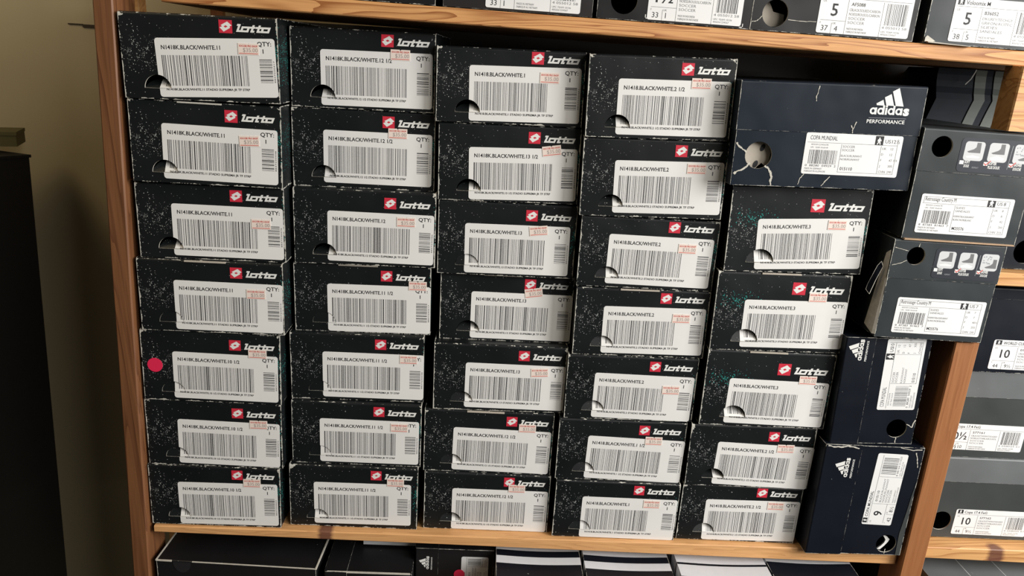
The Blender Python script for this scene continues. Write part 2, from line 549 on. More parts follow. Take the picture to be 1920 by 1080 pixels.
def lotto_box(c, r, size, x, y, z, yaw, roll, W, H, lx, lz, lroll, flap, sx, sz, srot, label, group):
    mm = 0.001
    W *= mm; H *= mm; lx *= mm; lz *= mm; sx *= mm; sz *= mm
    big = (c == 4 and r <= 4)
    k = 1.16 if big else 1.0
    root = empty('shoe_box', (x * mm, y * mm, z * mm), (0, radians(roll), radians(yaw)), label, 'shoe box', group)
    mat = M['black_teal'] if big else M['black']
    # half-moon thumb hole
    R = 0.0138 * k
    hx = -W / 2 + 0.0345 * k
    hz = 0.0108
    arc = [(hx + R * cos(a), hz + R * sin(a)) for a in [pi * i / 18 for i in range(19)]]
    shell(W, H, 0.27, [arc]).build('carton', [mat, M['pale']], root)
    # ---- the flap pushed in (hinged on the chord)
    a = radians(flap)
    def fl(px, py, pz):
        s = pz - hz
        return (px, s * sin(a) + py * cos(a), hz + s * cos(a) - py * sin(a))
    arc2 = [(hx + 0.972 * R * cos(t), hz + 0.0003 + 0.972 * R * sin(t)) for t in [pi * i / 18 for i in range(19)]]
    mb = MB(); mb.prism(arc2, fl, 0.0, 0.0012, 0, 1)
    flo = mb.build('thumb_flap', [mat, M['pale']], root)
    # ---- label with the thumb hole cut through it
    LW, LH = 0.122, 0.059
    lr = radians(lroll)
    cl, sl = cos(lr), sin(lr)

    def lab(px, py, pz):          # label frame (0,0 = its top-left corner, z up) -> box frame
        u, v = px - LW / 2, pz + LH / 2
        return (lx + u * cl + v * sl, py, lz - u * sl + v * cl)

    def unlab(X, Z):
        u, v = X - lx, Z - lz
        return (u * cl - v * sl + LW / 2, u * sl + v * cl - LH / 2)
    c0 = unlab(hx, hz)
    rc = 0.003
    body = rrect(0, LW, -LH, 0, rc)
    # walk: corners right-top, left-top, then notch, left-bottom, right-bottom
    n5 = 5
    tr, tl, bl, br = body[0:5], body[5:10], body[10:15], body[15:20]
    if -R < c0[0] < R and c0[1] + R < 0:
        zc = c0[1] + math.sqrt(max(R * R - c0[0] ** 2, 0))
        t0 = math.atan2(zc - c0[1], -c0[0])
        notch = [(0, zc)] + [(c0[0] + R * cos(t0 * (1 - i / 14)), c0[1] + R * sin(t0 * (1 - i / 14))) for i in range(1, 15)]
        notch += [(0, c0[1])] if c0[1] > -LH + rc else []
        loop = tr + tl + notch + bl + br
    else:
        loop = body
    mb = MB(); mb.prism(loop, lab, -0.0004, -0.0001)
    lo = mb.build('size_label', M['paper'], root)
    # label scrap that stays on the flap
    ledge = lx - LW / 2 + 0.0005
    t1 = math.acos(max(-1, min(1, (ledge - hx) / (0.96 * R))))
    scrap = [(ledge, hz + 0.0004)] + [(hx + 0.96 * R * cos(t), hz + 0.0004 + 0.96 * R * sin(t)) for t in [t1 * i / 14 for i in range(15)]]
    mb = MB(); mb.prism(scrap, fl, -0.0004, -0.0001)
    so = mb.build('label_scrap', M['paper'], flo)
    # ---- print
    style = 'N1418K' if c < 3 and size != '1' else 'N1418'
    line = '%s.BLACK/WHITE.%s' % (style, size)
    mb = MB(); yy = -0.00046
    add_text(mb, line, 0.0060, -0.0112, 0.0040, lab, 0.00286 * len(line), y=yy, bold=0.020)
    mb.build('style_text', M['ink'], lo); mb = MB()
    small = line + ' STADIO SUPREMA JR TF STRP'
    add_text(mb, small, 0.0070, -0.0523, 0.0022, lab, 0.086, y=yy, bold=0.025)
    mb.build('description_text', M['ink'], lo); mb = MB()
    covered = (c, r) in ((1, 4),)
    add_text(mb, 'QTY:', 0.1040, -0.0074, 0.0042, lab, 0.0145, y=yy, bold=0.018)
    add_text(mb, '1', 0.1092, -0.0145, 0.0039, lab, y=yy, bold=0.03)
    mb.build('quantity_text', M['ink'], lo); mb = MB()
    add_text(mb, '883723%04d' % (417 + 31 * r + 7 * c), 0.1205, -0.0440, 0.0012, lab, 0.022, y=yy, rot=pi / 2)
    mb.build('barcode_digits', M['ink'], lo)
    mb = MB(); fb = MB()
    rnd = random.Random(size)
    bx1 = 0.094 if style == 'N1418K' or '1/2' in size else 0.086
    for (b0, b1) in bars('K' + size, 0.0055, bx1, 0.00047):
        zt, zb = -0.0170, -0.0475
        gi = 1 if rnd.random() < 0.55 else 0
        px = (b0 + b1) / 2
        gx = px - c0[0]
        if abs(gx) < R:
            zcut = c0[1] + math.sqrt(R * R - gx * gx)
            if zcut > zb:
                X, _, Z0 = lab(px, 0, zb); Z1 = lab(px, 0, zcut)[2] - 0.0005
                hwid = (b1 - b0) / 2
                if Z1 > Z0 and hz + math.sqrt(max(0, (0.955 * R) ** 2 - (X - hx) ** 2)) > Z0:
                    Z1 = min(Z1, hz + math.sqrt(max(0, (0.955 * R) ** 2 - (X - hx) ** 2)))
                    fb.face([fl(X - hwid, -0.00047, Z0), fl(X + hwid, -0.00047, Z0), fl(X + hwid, -0.00047, Z1), fl(X - hwid, -0.00047, Z1)], gi)
                zb = zcut
        if zb < zt:
            mb.face([lab(b0, yy, zb), lab(b1, yy, zb), lab(b1, yy, zt), lab(b0, yy, zt)], gi)
    for (b0, b1) in bars('V' + size, 0.0205, 0.0445, 0.00042):
        mb.face([lab(0.1050, yy, -b1), lab(0.1180, yy, -b1), lab(0.1180, yy, -b0), lab(0.1050, yy, -b0)])
    mb.build('barcode', [M['bar_ink'], M['bar_grey']], lo)
    if fb.f:
        o = fb.build('barcode', [M['bar_ink'], M['bar_grey']], flo)
    # ---- red badge with the double diamond, and the word
    bx = W / 2 - 0.0590 * k
    bs = 0.0134 * k
    ltop = lz - (bx + bs / 2 - lx) * sl + LH / 2 * cl       # label's top edge under the badge
    top = min(ltop + (0.0074 if big else 0.0052) + bs * 0.96, H - 0.0022)
    mb = MB(); mb.prism([(bx, top - bs * 0.96), (bx + bs, top - bs * 0.96), (bx + bs, top), (bx, top)], ident, -0.00025, -0.00005)
    bo = mb.build('logo_badge', M['red'], root)
    mb = MB()
    def bp(u, v): return (bx + u * bs, top - bs * 0.96 + v * bs * 0.96)
    for pts in ([(0.15, 0.60), (0.65, 0.89), (0.98, 0.60), (0.80, 0.505), (0.67, 0.505), (0.52, 0.60), (0.36, 0.505), (0.25, 0.505)],
                [(0.05, 0.42), (0.35, 0.11), (0.86, 0.42), (0.80, 0.505), (0.67, 0.505), (0.50, 0.41), (0.36, 0.505), (0.25, 0.505)]):
        mb.tris([[bp(*p) for p in pts]], lambda X, Z: (X, -0.00032, Z))
    mb.build('emblem', M['white_print'], bo)
    mb = MB(); lettering(mb, bx + bs + 0.0022 * k, top - bs * 0.82, 0.0053 * k, ident, -0.00025)
    mb.build('logo_lettering', M['white_print'], root)
    # ---- price sticker
    sr = radians(srot)
    cs, ss = cos(sr), sin(sr)
    def stp(px, py, pz): return (sx + px * cs - pz * ss, py, sz + px * ss + pz * cs)
    sw, sh = 0.0106, 0.0056
    loop = [(-sw, -sh), (sw, -sh), (sw, sh), (0.001, sh), (0.0, sh - 0.0012), (-0.001, sh), (-sw, sh)]
    mb = MB(); mb.prism(loop, stp, -0.0008, -0.0005)
    po = mb.build('price_sticker', M['price_paper'], root)
    mb = MB()
    ys = -0.00086
    mb.face([stp(-sw + .001, ys, -sh + .0009), stp(sw - .001, ys, -sh + .0009), stp(sw - .001, ys, -sh + .0016), stp(-sw + .001, ys, -sh + .0016)], 0)
    add_text(mb, 'SOCCER PRO SHOP', -sw + .0012, 0.0022, 0.0017, stp, 2 * sw - .0024, y=ys, bold=0.035)
    add_text(mb, '$35.00', -sw * 0.52, -0.0029, 0.0040, stp, 0.0150, y=ys, mi=1)
    mb.build('printed_price', [M['price_red'], M['price_ink']], po)
    if (c, r) in ((0, 1), (1, 3), (2, 3), (2, 5), (4, 3), (0, 3), (3, 3), (4, 4)):
        mb = MB(); mb.box(-0.028, 0.018, -0.0010, 0.004, H - 0.0022, H - 0.0006)
        mb.build('tuck_tab', M['tissue'] if (c, r) != (0, 1) else M['pale'], root)
    return root


BOXES = [
    (0,0,'11',89.4,-19.4,524.5,0.96,-0.56,159.8,85.8,16.6,33.8,-2.03,50,49.8,54.1,0),
    (0,1,'11',88.3,-16.2,435.2,0.72,0.36,159.5,87.7,14.6,33.5,0.53,30,45.8,49.5,2),
    (0,2,'11',86.8,-10.1,348.9,0.57,-0.18,161.6,85.2,18.1,32.8,0.40,45,54.8,43.3,0),
    (0,3,'11',83.1,-13.9,262.5,0.29,0.04,162.6,85.8,19.2,31.8,0.33,4,50.5,48.7,0),
    (0,4,'10 1/2',76.8,-11.3,172.7,0.39,0.51,160.8,88.8,16.1,32.8,0.41,6,54.0,64.5,0),
    (0,5,'10 1/2',74.6,-9.1,84.9,0.20,0.22,161.7,87.1,17.2,31.8,0.93,12,53.4,58.8,0),
    (0,6,'10 1/2',71.0,-10.0,1.0,0.31,0.38,160.1,83.4,15.8,31.5,-0.56,25,45.7,62.4,0),
    (1,0,'12 1/2',250.3,19.7,521.6,-0.10,-0.11,157.3,84.4,14.9,32.8,-0.49,50,40.5,59.9,0),
    (1,1,'12 1/2',250.9,21.3,433.3,0.00,-0.31,160.0,87.8,15.7,34.4,0.28,32,38.1,63.4,0),
    (1,2,'12',253.6,11.8,344.7,0.32,-0.29,162.2,88.3,18.1,33.1,0.54,50,47.0,53.2,0),
    (1,3,'11 1/2',250.3,15.4,259.6,-0.15,-0.35,161.0,84.7,19.4,30.5,-0.20,3,65.0,61.1,0),
    (1,4,'11 1/2',244.8,9.0,173.1,0.21,-0.29,160.4,86.2,19.1,32.8,0.33,3,61.6,55.9,0),
    (1,5,'11 1/2',244.3,2.9,87.6,-0.14,0.16,158.9,84.5,15.7,32.5,-0.04,4,52.3,53.3,0),
    (1,6,'11 1/2',241.1,-2.4,0.4,-0.28,0.28,160.3,86.7,11.1,34.2,-0.56,20,52.2,66.8,0),
    (2,0,'1',412.2,9.5,515.1,0.03,-0.47,161.4,79.9,16.1,32.4,-0.79,50,42.4,51.2,0),
    (2,1,'13 1/2',415.6,11.7,427.9,0.06,-0.68,159.0,86.6,15.8,31.9,-0.96,48,47.2,59.7,8),
    (2,2,'13',417.2,13.4,339.4,-0.33,-0.17,159.8,87.5,12.3,32.1,-0.35,10,36.3,56.0,7),
    (2,3,'13',421.2,20.8,254.8,0.25,-0.05,159.3,84.1,18.4,31.9,0.15,45,31.9,62.7,9),
    (2,4,'13',417.7,6.3,167.7,0.46,-0.08,160.9,86.8,18.7,32.8,0.53,22,48.1,52.9,3),
    (2,5,'12 1/2',407.5,5.0,81.9,-0.08,0.20,160.3,85.1,16.6,31.4,0.80,20,47.6,64.1,0),
    (2,6,'12 1/2',409.2,1.5,0.1,-0.23,0.09,159.4,81.7,16.7,30.0,0.02,40,37.5,62.4,0),
    (3,0,'2 1/2',575.0,-6.9,509.5,-0.06,-1.19,158.4,86.9,14.5,33.0,-0.11,40,42.8,59.7,0),
    (3,1,'2',577.6,-3.9,421.4,-0.66,-1.06,160.9,87.7,16.8,34.1,-0.56,38,46.9,56.3,0),
    (3,2,'2',580.7,0.9,335.6,0.10,0.05,159.7,83.9,14.1,33.3,0.57,30,45.1,49.9,0),
    (3,3,'2',581.9,0.9,250.3,0.09,-0.40,158.7,84.3,15.3,32.7,-0.28,22,47.3,49.7,0),
    (3,4,'2',578.0,-0.8,166.2,-0.13,-0.33,158.5,83.8,15.3,30.8,0.93,25,48.9,41.8,0),
    (3,5,'1 1/2',573.1,-1.8,81.8,0.22,0.14,158.9,83.4,18.2,30.2,1.46,20,39.9,57.2,0),
    (3,6,'1',574.1,-6.5,0.5,0.20,0.38,158.1,81.3,16.7,29.5,0.16,15,44.7,51.6,0),
    (4,2,'3',747.7,-9.5,366.2,-0.70,-1.32,158.8,99.4,15.2,34.2,-1.91,30,43.8,57.1,0),
    (4,3,'3',742.9,-9.1,268.1,-0.15,-0.68,157.0,96.9,17.4,34.3,-0.45,30,41.5,68.7,0),
    (4,4,'3',742.2,-8.5,168.3,-0.31,-0.05,155.3,98.6,13.2,32.2,0.78,42,47.5,63.9,0),
    (4,5,'2 1/2',736.2,-6.4,82.3,-0.4,-0.45,156.5,85.1,17.2,30.5,1.91,60,42.6,55.4,0),
    (4,6,'2 1/2',733.9,-4.2,0.8,-0.09,0.63,154.7,80.8,16.0,31.1,-0.98,25,45.2,54.2,0),
]
ORD = ['topmost', 'second from the top', 'third from the top', 'middle', 'third from the bottom', 'second from the bottom', 'bottom']
STK = ['leftmost stack', 'second stack from the left', 'middle stack', 'fourth stack from the left', 'rightmost speckled stack']
for row in BOXES:
    c, r = row[0], row[1]
    if c < 4:
        w = 'fourth from the top' if r == 3 else ORD[r]
    else:
        w = ['', '', 'topmost', 'second from the top', 'middle', 'second from the bottom', 'bottom'][r]
    lab = 'speckled black shoe box, %s in the %s' % (w, STK[c])
    if (c, r) == (0, 4):
        lab = 'speckled black shoe box with a pink dot, in the leftmost stack'
    root = lotto_box(*row, label=lab, group='black speckled shoe boxes with red badges')
    if (c, r) == (0, 4):
        mb = MB(); mb.prism(circle(-0.0655, 0.0445, 0.0088), ident, -0.0004, -0.0001)
        o = mb.build('round_sticker', M['pink'], root)
        o['label'] = 'pink round sticker'


# ------------------------------------------------------------------ other shoe boxes
def three_bar_logo(parent, x0, z0, w, underline=True, word='PERFORMANCE', hide=False):
    """mountain of three bars over the word; (x0, z0) = lower left corner, w = width"""
    mb = MB()
    k = w / 890.0

    def P(px, py):
        return (x0 + (px - 205) * k, z0 + (960 - (py - 0.045 * (px - 205))) * k)
    y = -0.0003
    for q in ([(675, 195), (820, 118), (985, 540), (800, 525)], [(510, 325), (655, 252), (760, 525), (575, 508)], [(335, 460), (485, 380), (535, 515), (350, 500)]):
        pts = [P(*p) for p in q]
        mb.tris([pts], lambda X, Z: (X, y, Z))
    zb = P(205, 705)[1]
    xh = 158 * k
    # round letters: a d i d a s
    def ring(cx, n=20):
        ro, ri = xh * 0.50, xh * 0.24
        o_ = [(cx + ro * cos(2 * pi * i / n), zb + xh / 2 + ro * sin(2 * pi * i / n)) for i in range(n)]
        i_ = [(cx + ri * 0.92 * cos(2 * pi * i / n), zb + xh / 2 + ri * 1.05 * sin(2 * pi * i / n)) for i in range(n)]
        mb.tris([o_, i_], lambda X, Z: (X, y, Z))
    def stem(cx, h, wd=0.30):
        mb.face([(cx - wd / 2 * xh, y - 4e-6, zb), (cx + wd / 2 * xh, y - 4e-6, zb), (cx + wd / 2 * xh, y - 4e-6, zb + h * xh), (cx - wd / 2 * xh, y - 4e-6, zb + h * xh)])
    X = x0 + 0.5 * xh
    ring(X); stem(X + 0.40 * xh, 1.0)
    X += 1.14 * xh
    ring(X); stem(X + 0.40 * xh, 1.34)
    X += 0.82 * xh
    stem(X, 1.0)
    mb.face([(X - .15 * xh, y, zb + 1.08 * xh), (X + .15 * xh, y, zb + 1.08 * xh), (X + .15 * xh, y, zb + 1.34 * xh), (X - .15 * xh, y, zb + 1.34 * xh)])
    X += 0.74 * xh
    ring(X); stem(X + 0.40 * xh, 1.34)
    X += 1.14 * xh
    ring(X); stem(X + 0.40 * xh, 1.0)
    X += 0.66 * xh
    add_text(mb, 's', X, zb, xh * 1.36, ident, xh * 0.92, y=y, bold=0.045)
    if underline:
        mb.face([(x0, y, z0 + 172 * k), (x0 + w, y, z0 + 172 * k), (x0 + w, y, z0 + 180 * k), (x0, y, z0 + 180 * k)], 1)
    add_text(mb, word, x0 - 30 * k, z0 + 55 * k, 80 * k, ident, w + 10 * k, y=y, bold=0.015)
    o = mb.build('logo', [M['white_print'], M['grey_print']], parent)
    return o


def figure(mb, cx, cz, h, place, y, mi):
    """little walking figure"""
    pts = [(-.08, .28), (-.22, .22), (-.26, -.06), (-.16, -.06), (-.14, .08), (-.16, -.12), (-.30, -.46), (-.16, -.46), (0, -.14),
           (.10, -.46), (.24, -.46), (.16, -.12), (.14, .08), (.24, -.02), (.30, .02), (.20, .24), (.08, .28)]
    mb.tris([[(cx + a * h, cz + b * h) for a, b in pts]], lambda X, Z: place(X, y, Z), mi)
    mb.tris([circle(cx, cz + .38 * h, .10 * h, 10)], lambda X, Z: place(X, y, Z), mi)


def size_label(parent, x0, z0, w, h, kind, t, rot=0.0, mat='paper_w'):
    """printed size label; (x0, z0) lower left corner in the box's front frame, y = front offset"""
    off = t.get('y', 0.0)
    cr, sr = cos(rot), sin(rot)

    def pl(px, py, pz):      # px 0..1, pz 0..1 (up)
        u, v = px * w, pz * h
        return (x0 + u * cr - v * sr, off + py, z0 + u * sr + v * cr)

    def plm(px, py, pz):     # metres
        return (x0 + px * cr - pz * sr, off + py, z0 + px * sr + pz * cr)
    mb = MB(); mb.prism(rrect(0, w, 0, h, 0.0022), plm, -0.0004, -0.0001)
    lo = mb.build('size_label', M[mat], parent)
    mb = MB(); y = -0.00046

    def q(a, b, c, d, mi=0):
        mb.face([pl(a, y, b), pl(c, y, b), pl(c, y, d), pl(a, y, d)], mi)
    lw, lh = 0.0003 / w, 0.0003 / h

    def T(s, px, pz, cap, width=None, mi=0, bold=0.0, al='l'):
        add_text(mb, s, px * w, pz * h, cap * h, plm, None if width is None else width * w, al, mi, bold, y)
    bc = MB()
    if kind == 'old':        # name strip above, barcode left, sizes in a column at the right
        q(.02, .765, .95, .765 + lh)
        q(.375, .07, .375 + lw, .75); q(.785, .07, .785 + lw, .75); q(.375, .07, .95, .07 + lh)
        q(.95, .07, .95 + lw, .93)
        if t.get('frame'):
            q(.03, .93, .95, .93 + lh); q(.03, .765, .03 + lw, .93)
        T(t['name'], .045, .83, .10, t.get('nw', .28))
        q(.715, .765, .80, .985 if not t.get('frame') else .93)
        figure(mb, .757 * w, .865 * h, .18 * h, plm, y - 5e-6, 2)
        T('US', .82, .82, .085); T(t['us'], .89, .82, .085)
        for i, (s, v) in enumerate(t['sizes']):
            zz = .66 - .14 * i
            T(s, .80, zz, .055, mi=1); T(v, .89, zz, .055, mi=1)
        T('4055012345678'[:13], .06, .70, .035, .18, 1); T('UPC  TEAM 10160149', .06, .63, .035, .18, 1)
        T(t['lines'][0], .39, .67, .055, mi=1); T(t['lines'][1], .39, .585, .055, mi=1)
        T(t['lines'][2], .385, .45, .05, .22, 1); T(t['lines'][3], .385, .365, .05, .20, 1)
        T(t['art'], .395, .125, .075, .13, bold=.01)
        T(t['digits'], .03, .185, .05, .32, 0)
        T(t['made'][0], .03, .115, .04, .18, 1); T(t['made'][1], .03, .05, .04, .22, 1)
        for b0, b1 in bars(t['art'], .055, .345, .0031):
            bc.face([pl(b0, y, .25), pl(b1, y, .25), pl(b1, y, .59), pl(b0, y, .59)])
    else:                    # 'new': big size at the left, article text in the middle, barcode at the right
        q(.02, .80, .98, .80 + lh)
        q(.30, .0, .30 + lw, .78); q(.68, .0, .68 + lw, .78)
        q(.03, .29, .30, .29 + lh); q(.155, .0, .155 + lw, .24)
        q(.025, .835, .095, .985)
        figure(mb, .06 * w, .91 * h, .13 * h, plm, y - 5e-6, 2)
        if t['name']:
            T(t['name'], .115, .85, .095, t.get('nw', .3), bold=.01)
        T('US', .03, .70, .05, mi=1)
        T(t['us'], .165, .40, .27, al='c', bold=.012)
        T('F', .03, .21, .045, mi=1); T(t['sizes'][0], .05, .055, .12)
        T('UK', .165, .21, .045, mi=1); T(t['sizes'][1], .19, .055, .12)
        T(t['art'], .335, .65, .075, .15, bold=.01)
        for i, s in enumerate(t['lines']):
            T(s, .325, .53 - .095 * i, .06, .03 * min(len(s), 11), 1)
        T(t['made'][0], .325, .11, .045, .18, 1); T(t['made'][1], .325, .04, .045, .22, 1)
        T(t['digits'], .70, .19, .055, .27, 1); T('UPC TEAM 10106', .70, .10, .04, .20, 1); T('4056561234567', .70, .04, .04, .17, 1)
        for b0, b1 in bars(t['art'], .72, .95, .0036):
            bc.face([pl(b0, y, .27), pl(b1, y, .27), pl(b1, y, .76), pl(b0, y, .76)])
    mb.build('printed_text', [M['ink'], M['ink_grey'], M[mat]], lo)
    bc.build('barcode', [M['bar_ink'], M['bar_grey']], lo)
    return lo


def tear(parent, paths, w=0.0011, y=-0.0004, name='torn_edge', mat='pale'):
    rnd = random.Random(len(paths) * 7 + int(w * 1e5))
    for p in paths:
        mb = MB()
        pts = []
        for a, b in zip(p[:-1], p[1:]):
            for i in range(4):
                f = i / 4
                pts.append((a[0] + (b[0] - a[0]) * f + rnd.uniform(-.4, .4) * w, a[1] + (b[1] - a[1]) * f + rnd.uniform(-.4, .4) * w))
        pts.append(p[-1])
        n = len(pts)
        for i in range(n - 1):
            stroke(mb, pts[i:i + 2], w * rnd.uniform(0.5, 1.25), ident, y - 2e-6 * i)
        mb.build(name, M[mat], parent)


def shoe_box(loc, rot, W, H, D, lid_h, body, lid, label, group=None, hole=None, taper=0.0, crease=()):
    """box with a separate lift-off lid; origin = middle of the front bottom edge"""
    root = empty('shoe_box', loc, rot, label, 'shoe box', group)
    holes = [circle(*hole)] if hole else []
    in_lid = bool(hole) and hole[1] > H - lid_h
    shell(W, H, D, holes, 0.0015, taper).build('carton', [body, M['pale']], root)
    if lid_h > 0:
        e = 0.0009
        lh = [(px, pz - (H - lid_h)) for px, pz in holes[0]] if in_lid else None
        mb = shell(W + 2 * e, lid_h + e, D + 2 * e, [lh] if lh else (), 0.002, 0.0)
        mb.v = [(a + (taper * lid_h / H * 0 if a < 0 else 0), b - e, c + H - lid_h) for a, b, c in mb.v]
        lo = mb.build('lid', [lid, M['pale']], root)
        if crease:
            mb = MB()
            for cx in crease:
                mb.face([(cx, -e - .0002, H - lid_h), (cx + .0008, -e - .0002, H - lid_h), (cx + .0008, -e - .0002, H - .001), (cx, -e - .0002, H - .001)])
                mb.face([(cx, .002, H + e + .0002), (cx + .0008, .002, H + e + .0002), (cx + .0008, D - .01, H + e + .0002), (cx, D - .01, H + e + .0002)])
            mb.build('crease_line', M['icon_bg'], lo)
    return root


COPA = dict(name='COPA MUNDIAL', us='12½', sizes=[('UK', '12'), ('D', '12'), ('F', '47 1/3'), ('J', '305'), ('CHN', '290')],
            lines=['SOCCER', 'SOCCER', 'BLACK/RUNWHT', 'NOIR/RUNWHT'], art='015110', digits='0  88280  04929  2', made=['MADE IN GERMANY', 'FABRIQUE EN ALLEMAGNE'])
SLIDE = dict(name='Retrossage Country M', nw=.33, us='8', frame=True, sizes=[('UK', '8'), ('D', '8'), ('F', '42'), ('J', '265'), ('CHN', '255')],
             lines=['SLIDES', 'SANDALES', 'RUNWHT/BLACK/RUNWHT', 'BLANC/NOIR/BLANC'], art='M25576', digits='8  87383  81463  7', made=['MADE IN VIETNAM', 'FABRIQUE AU VIETNAM'])

# navy box lying on the rightmost stack
b = shoe_box((0.7555, -0.025, 0.4678), (0, radians(-1.05), radians(-0.4)), 0.197, 0.110, 0.30, 0.0505, M['navy'], M['navy'],
             'navy shoe box with torn thumb hole, lying flat on the rightmost speckled stack', hole=(-0.0715, 0.033, 0.0146))
size_label(b, -0.0228, 0.0150, 0.1056, 0.0445, 'old', COPA, rot=radians(-0.6))
lg = three_bar_logo(b, 0.0410, 0.0690, 0.0405); lg.location.y = -0.0009
tear(b, [[(-0.080, 0.024), (-0.086, 0.018), (-0.096, 0.012)], [(-0.0635, 0.0215), (-0.0575, 0.019), (-0.0545, 0.010), (-0.0540, 0.001)], [(-0.086, 0.036), (-0.093, 0.041), (-0.0965, 0.046)]], 0.0022)
tear(b, [[(-0.0165, 0.108), (-0.0170, 0.101), (-0.0185, 0.096), (-0.0175, 0.092)], [(0.0235, 0.068), (0.0262, 0.0645), (0.0262, 0.060)], [(0.0290, 0.072), (0.0262, 0.0645)]], 0.0009, y=-0.0013)
tear(b, [[(-0.0195, 0.0145), (-0.0225, 0.010), (-0.0245, 0.003)], [(0.0100, 0.0125), (0.0040, 0.006), (0.0015, 0.002)]], 0.0009)
mb = MB(); mb.prism([(-0.085 + 0.027 * i / 8, 0.020 + 0.004 * sin(i * 1.3)) for i in range(9)] + [(-.054, .049), (-.089, .049), (-.089, .017), (-.087, .017)], ident, 0.0075, 0.010)
to = mb.build('tissue_paper', M['tissue'], b)
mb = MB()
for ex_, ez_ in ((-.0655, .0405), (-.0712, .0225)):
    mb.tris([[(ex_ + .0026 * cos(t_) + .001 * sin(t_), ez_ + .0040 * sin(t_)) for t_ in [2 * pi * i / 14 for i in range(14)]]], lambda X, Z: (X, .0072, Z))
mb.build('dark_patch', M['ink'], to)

# upper and lower grey slide boxes
def feature_panel(parent, x0, z0, w, h):
    mb = MB(); mb.prism(rrect(x0, x0 + w, z0, z0 + h, h * .12), ident, -0.00025, -0.00005)
    po = mb.build('feature_panel', M['panel_print'], parent)
    mb = MB()
    def u(a, b): return (x0 + a * w, z0 + b * h)
    y = -0.0003
    for i, a in enumerate((.055, .37, .70)):
        sq = rrect(x0 + a * w, x0 + (a + .255) * w, z0 + .34 * h, z0 + .90 * h, h * .09)
        mb.tris([sq], lambda X, Z: (X, y, Z), 0)
        fx = a + (.02 if i < 2 else .05)
        foot = [(.015, .60), (.10, .68), (.125, .74), (.125, .87), (.18, .87), (.19, .57), (.04, .57)]
        dz = 0 if i < 2 else -.14
        mb.tris([[u(fx + p, q_ + dz) for p, q_ in foot]], lambda X, Z: (X, y - 5e-6, Z), 1)
        if i < 2:
            mb.tris([[u(a + .03, .46), u(a + .12, .50 + .03 * i), u(a + .22, .46), u(a + .20, .42 - .02 * i), u(a + .05, .42 - .02 * i)]], lambda X, Z: (X, y - 5e-6, Z), 2)
        else:
            rnd = random.Random(5)
            for k in range(16):
                cx, cz = u(a + .03 + rnd.random() * .11, .55 + rnd.random() * .28)
                mb.tris([circle(cx, cz, h * .022, 8)], lambda X, Z: (X, y - 5e-6 - k * 1e-6, Z), 3)
        c0 = a - .03
        mb.tris([[u(c0, .22), u(c0 + .055, .22), u(c0 + .055, .33), u(c0, .33)]], lambda X, Z: (X, y, Z), 2)
        if i:
            stroke(mb, [u(c0 + .005, .29), u(c0 + .03, .24), u(c0 + .085, .37)], h * .03, ident, y - 1e-5, 4)
        for j, s in enumerate((('SOFT', 'DOUX'), ('SOFTER', 'PLUS DOUX'), ('SHOWER', 'DOUCHE'))[i]):
            add_text(mb, s, x0 + (c0 + .065) * w, z0 + (.255 - .115 * j) * h, .08 * h, ident, .0175 * len(s) * w, y=y, mi=2, bold=.03)
    mb.face([(*u(.655, .15)[:1], y, u(0, .15)[1]), (u(.66, 0)[0], y, u(0, .15)[1]), (u(.672, 0)[0], y, u(0, .85)[1]), (u(.665, 0)[0], y, u(0, .85)[1])], 3)
    add_text(mb, 'REPEAT', x0 + .20 * w, z0 + .12 * h, .045 * h, ident, .085 * w, y=y, mi=3)
    mb.build('printed_icons', [M['icon_bg'], M['icon_foot'], M['white_print'], M['grey_print'], M['price_red']], po)
    return po


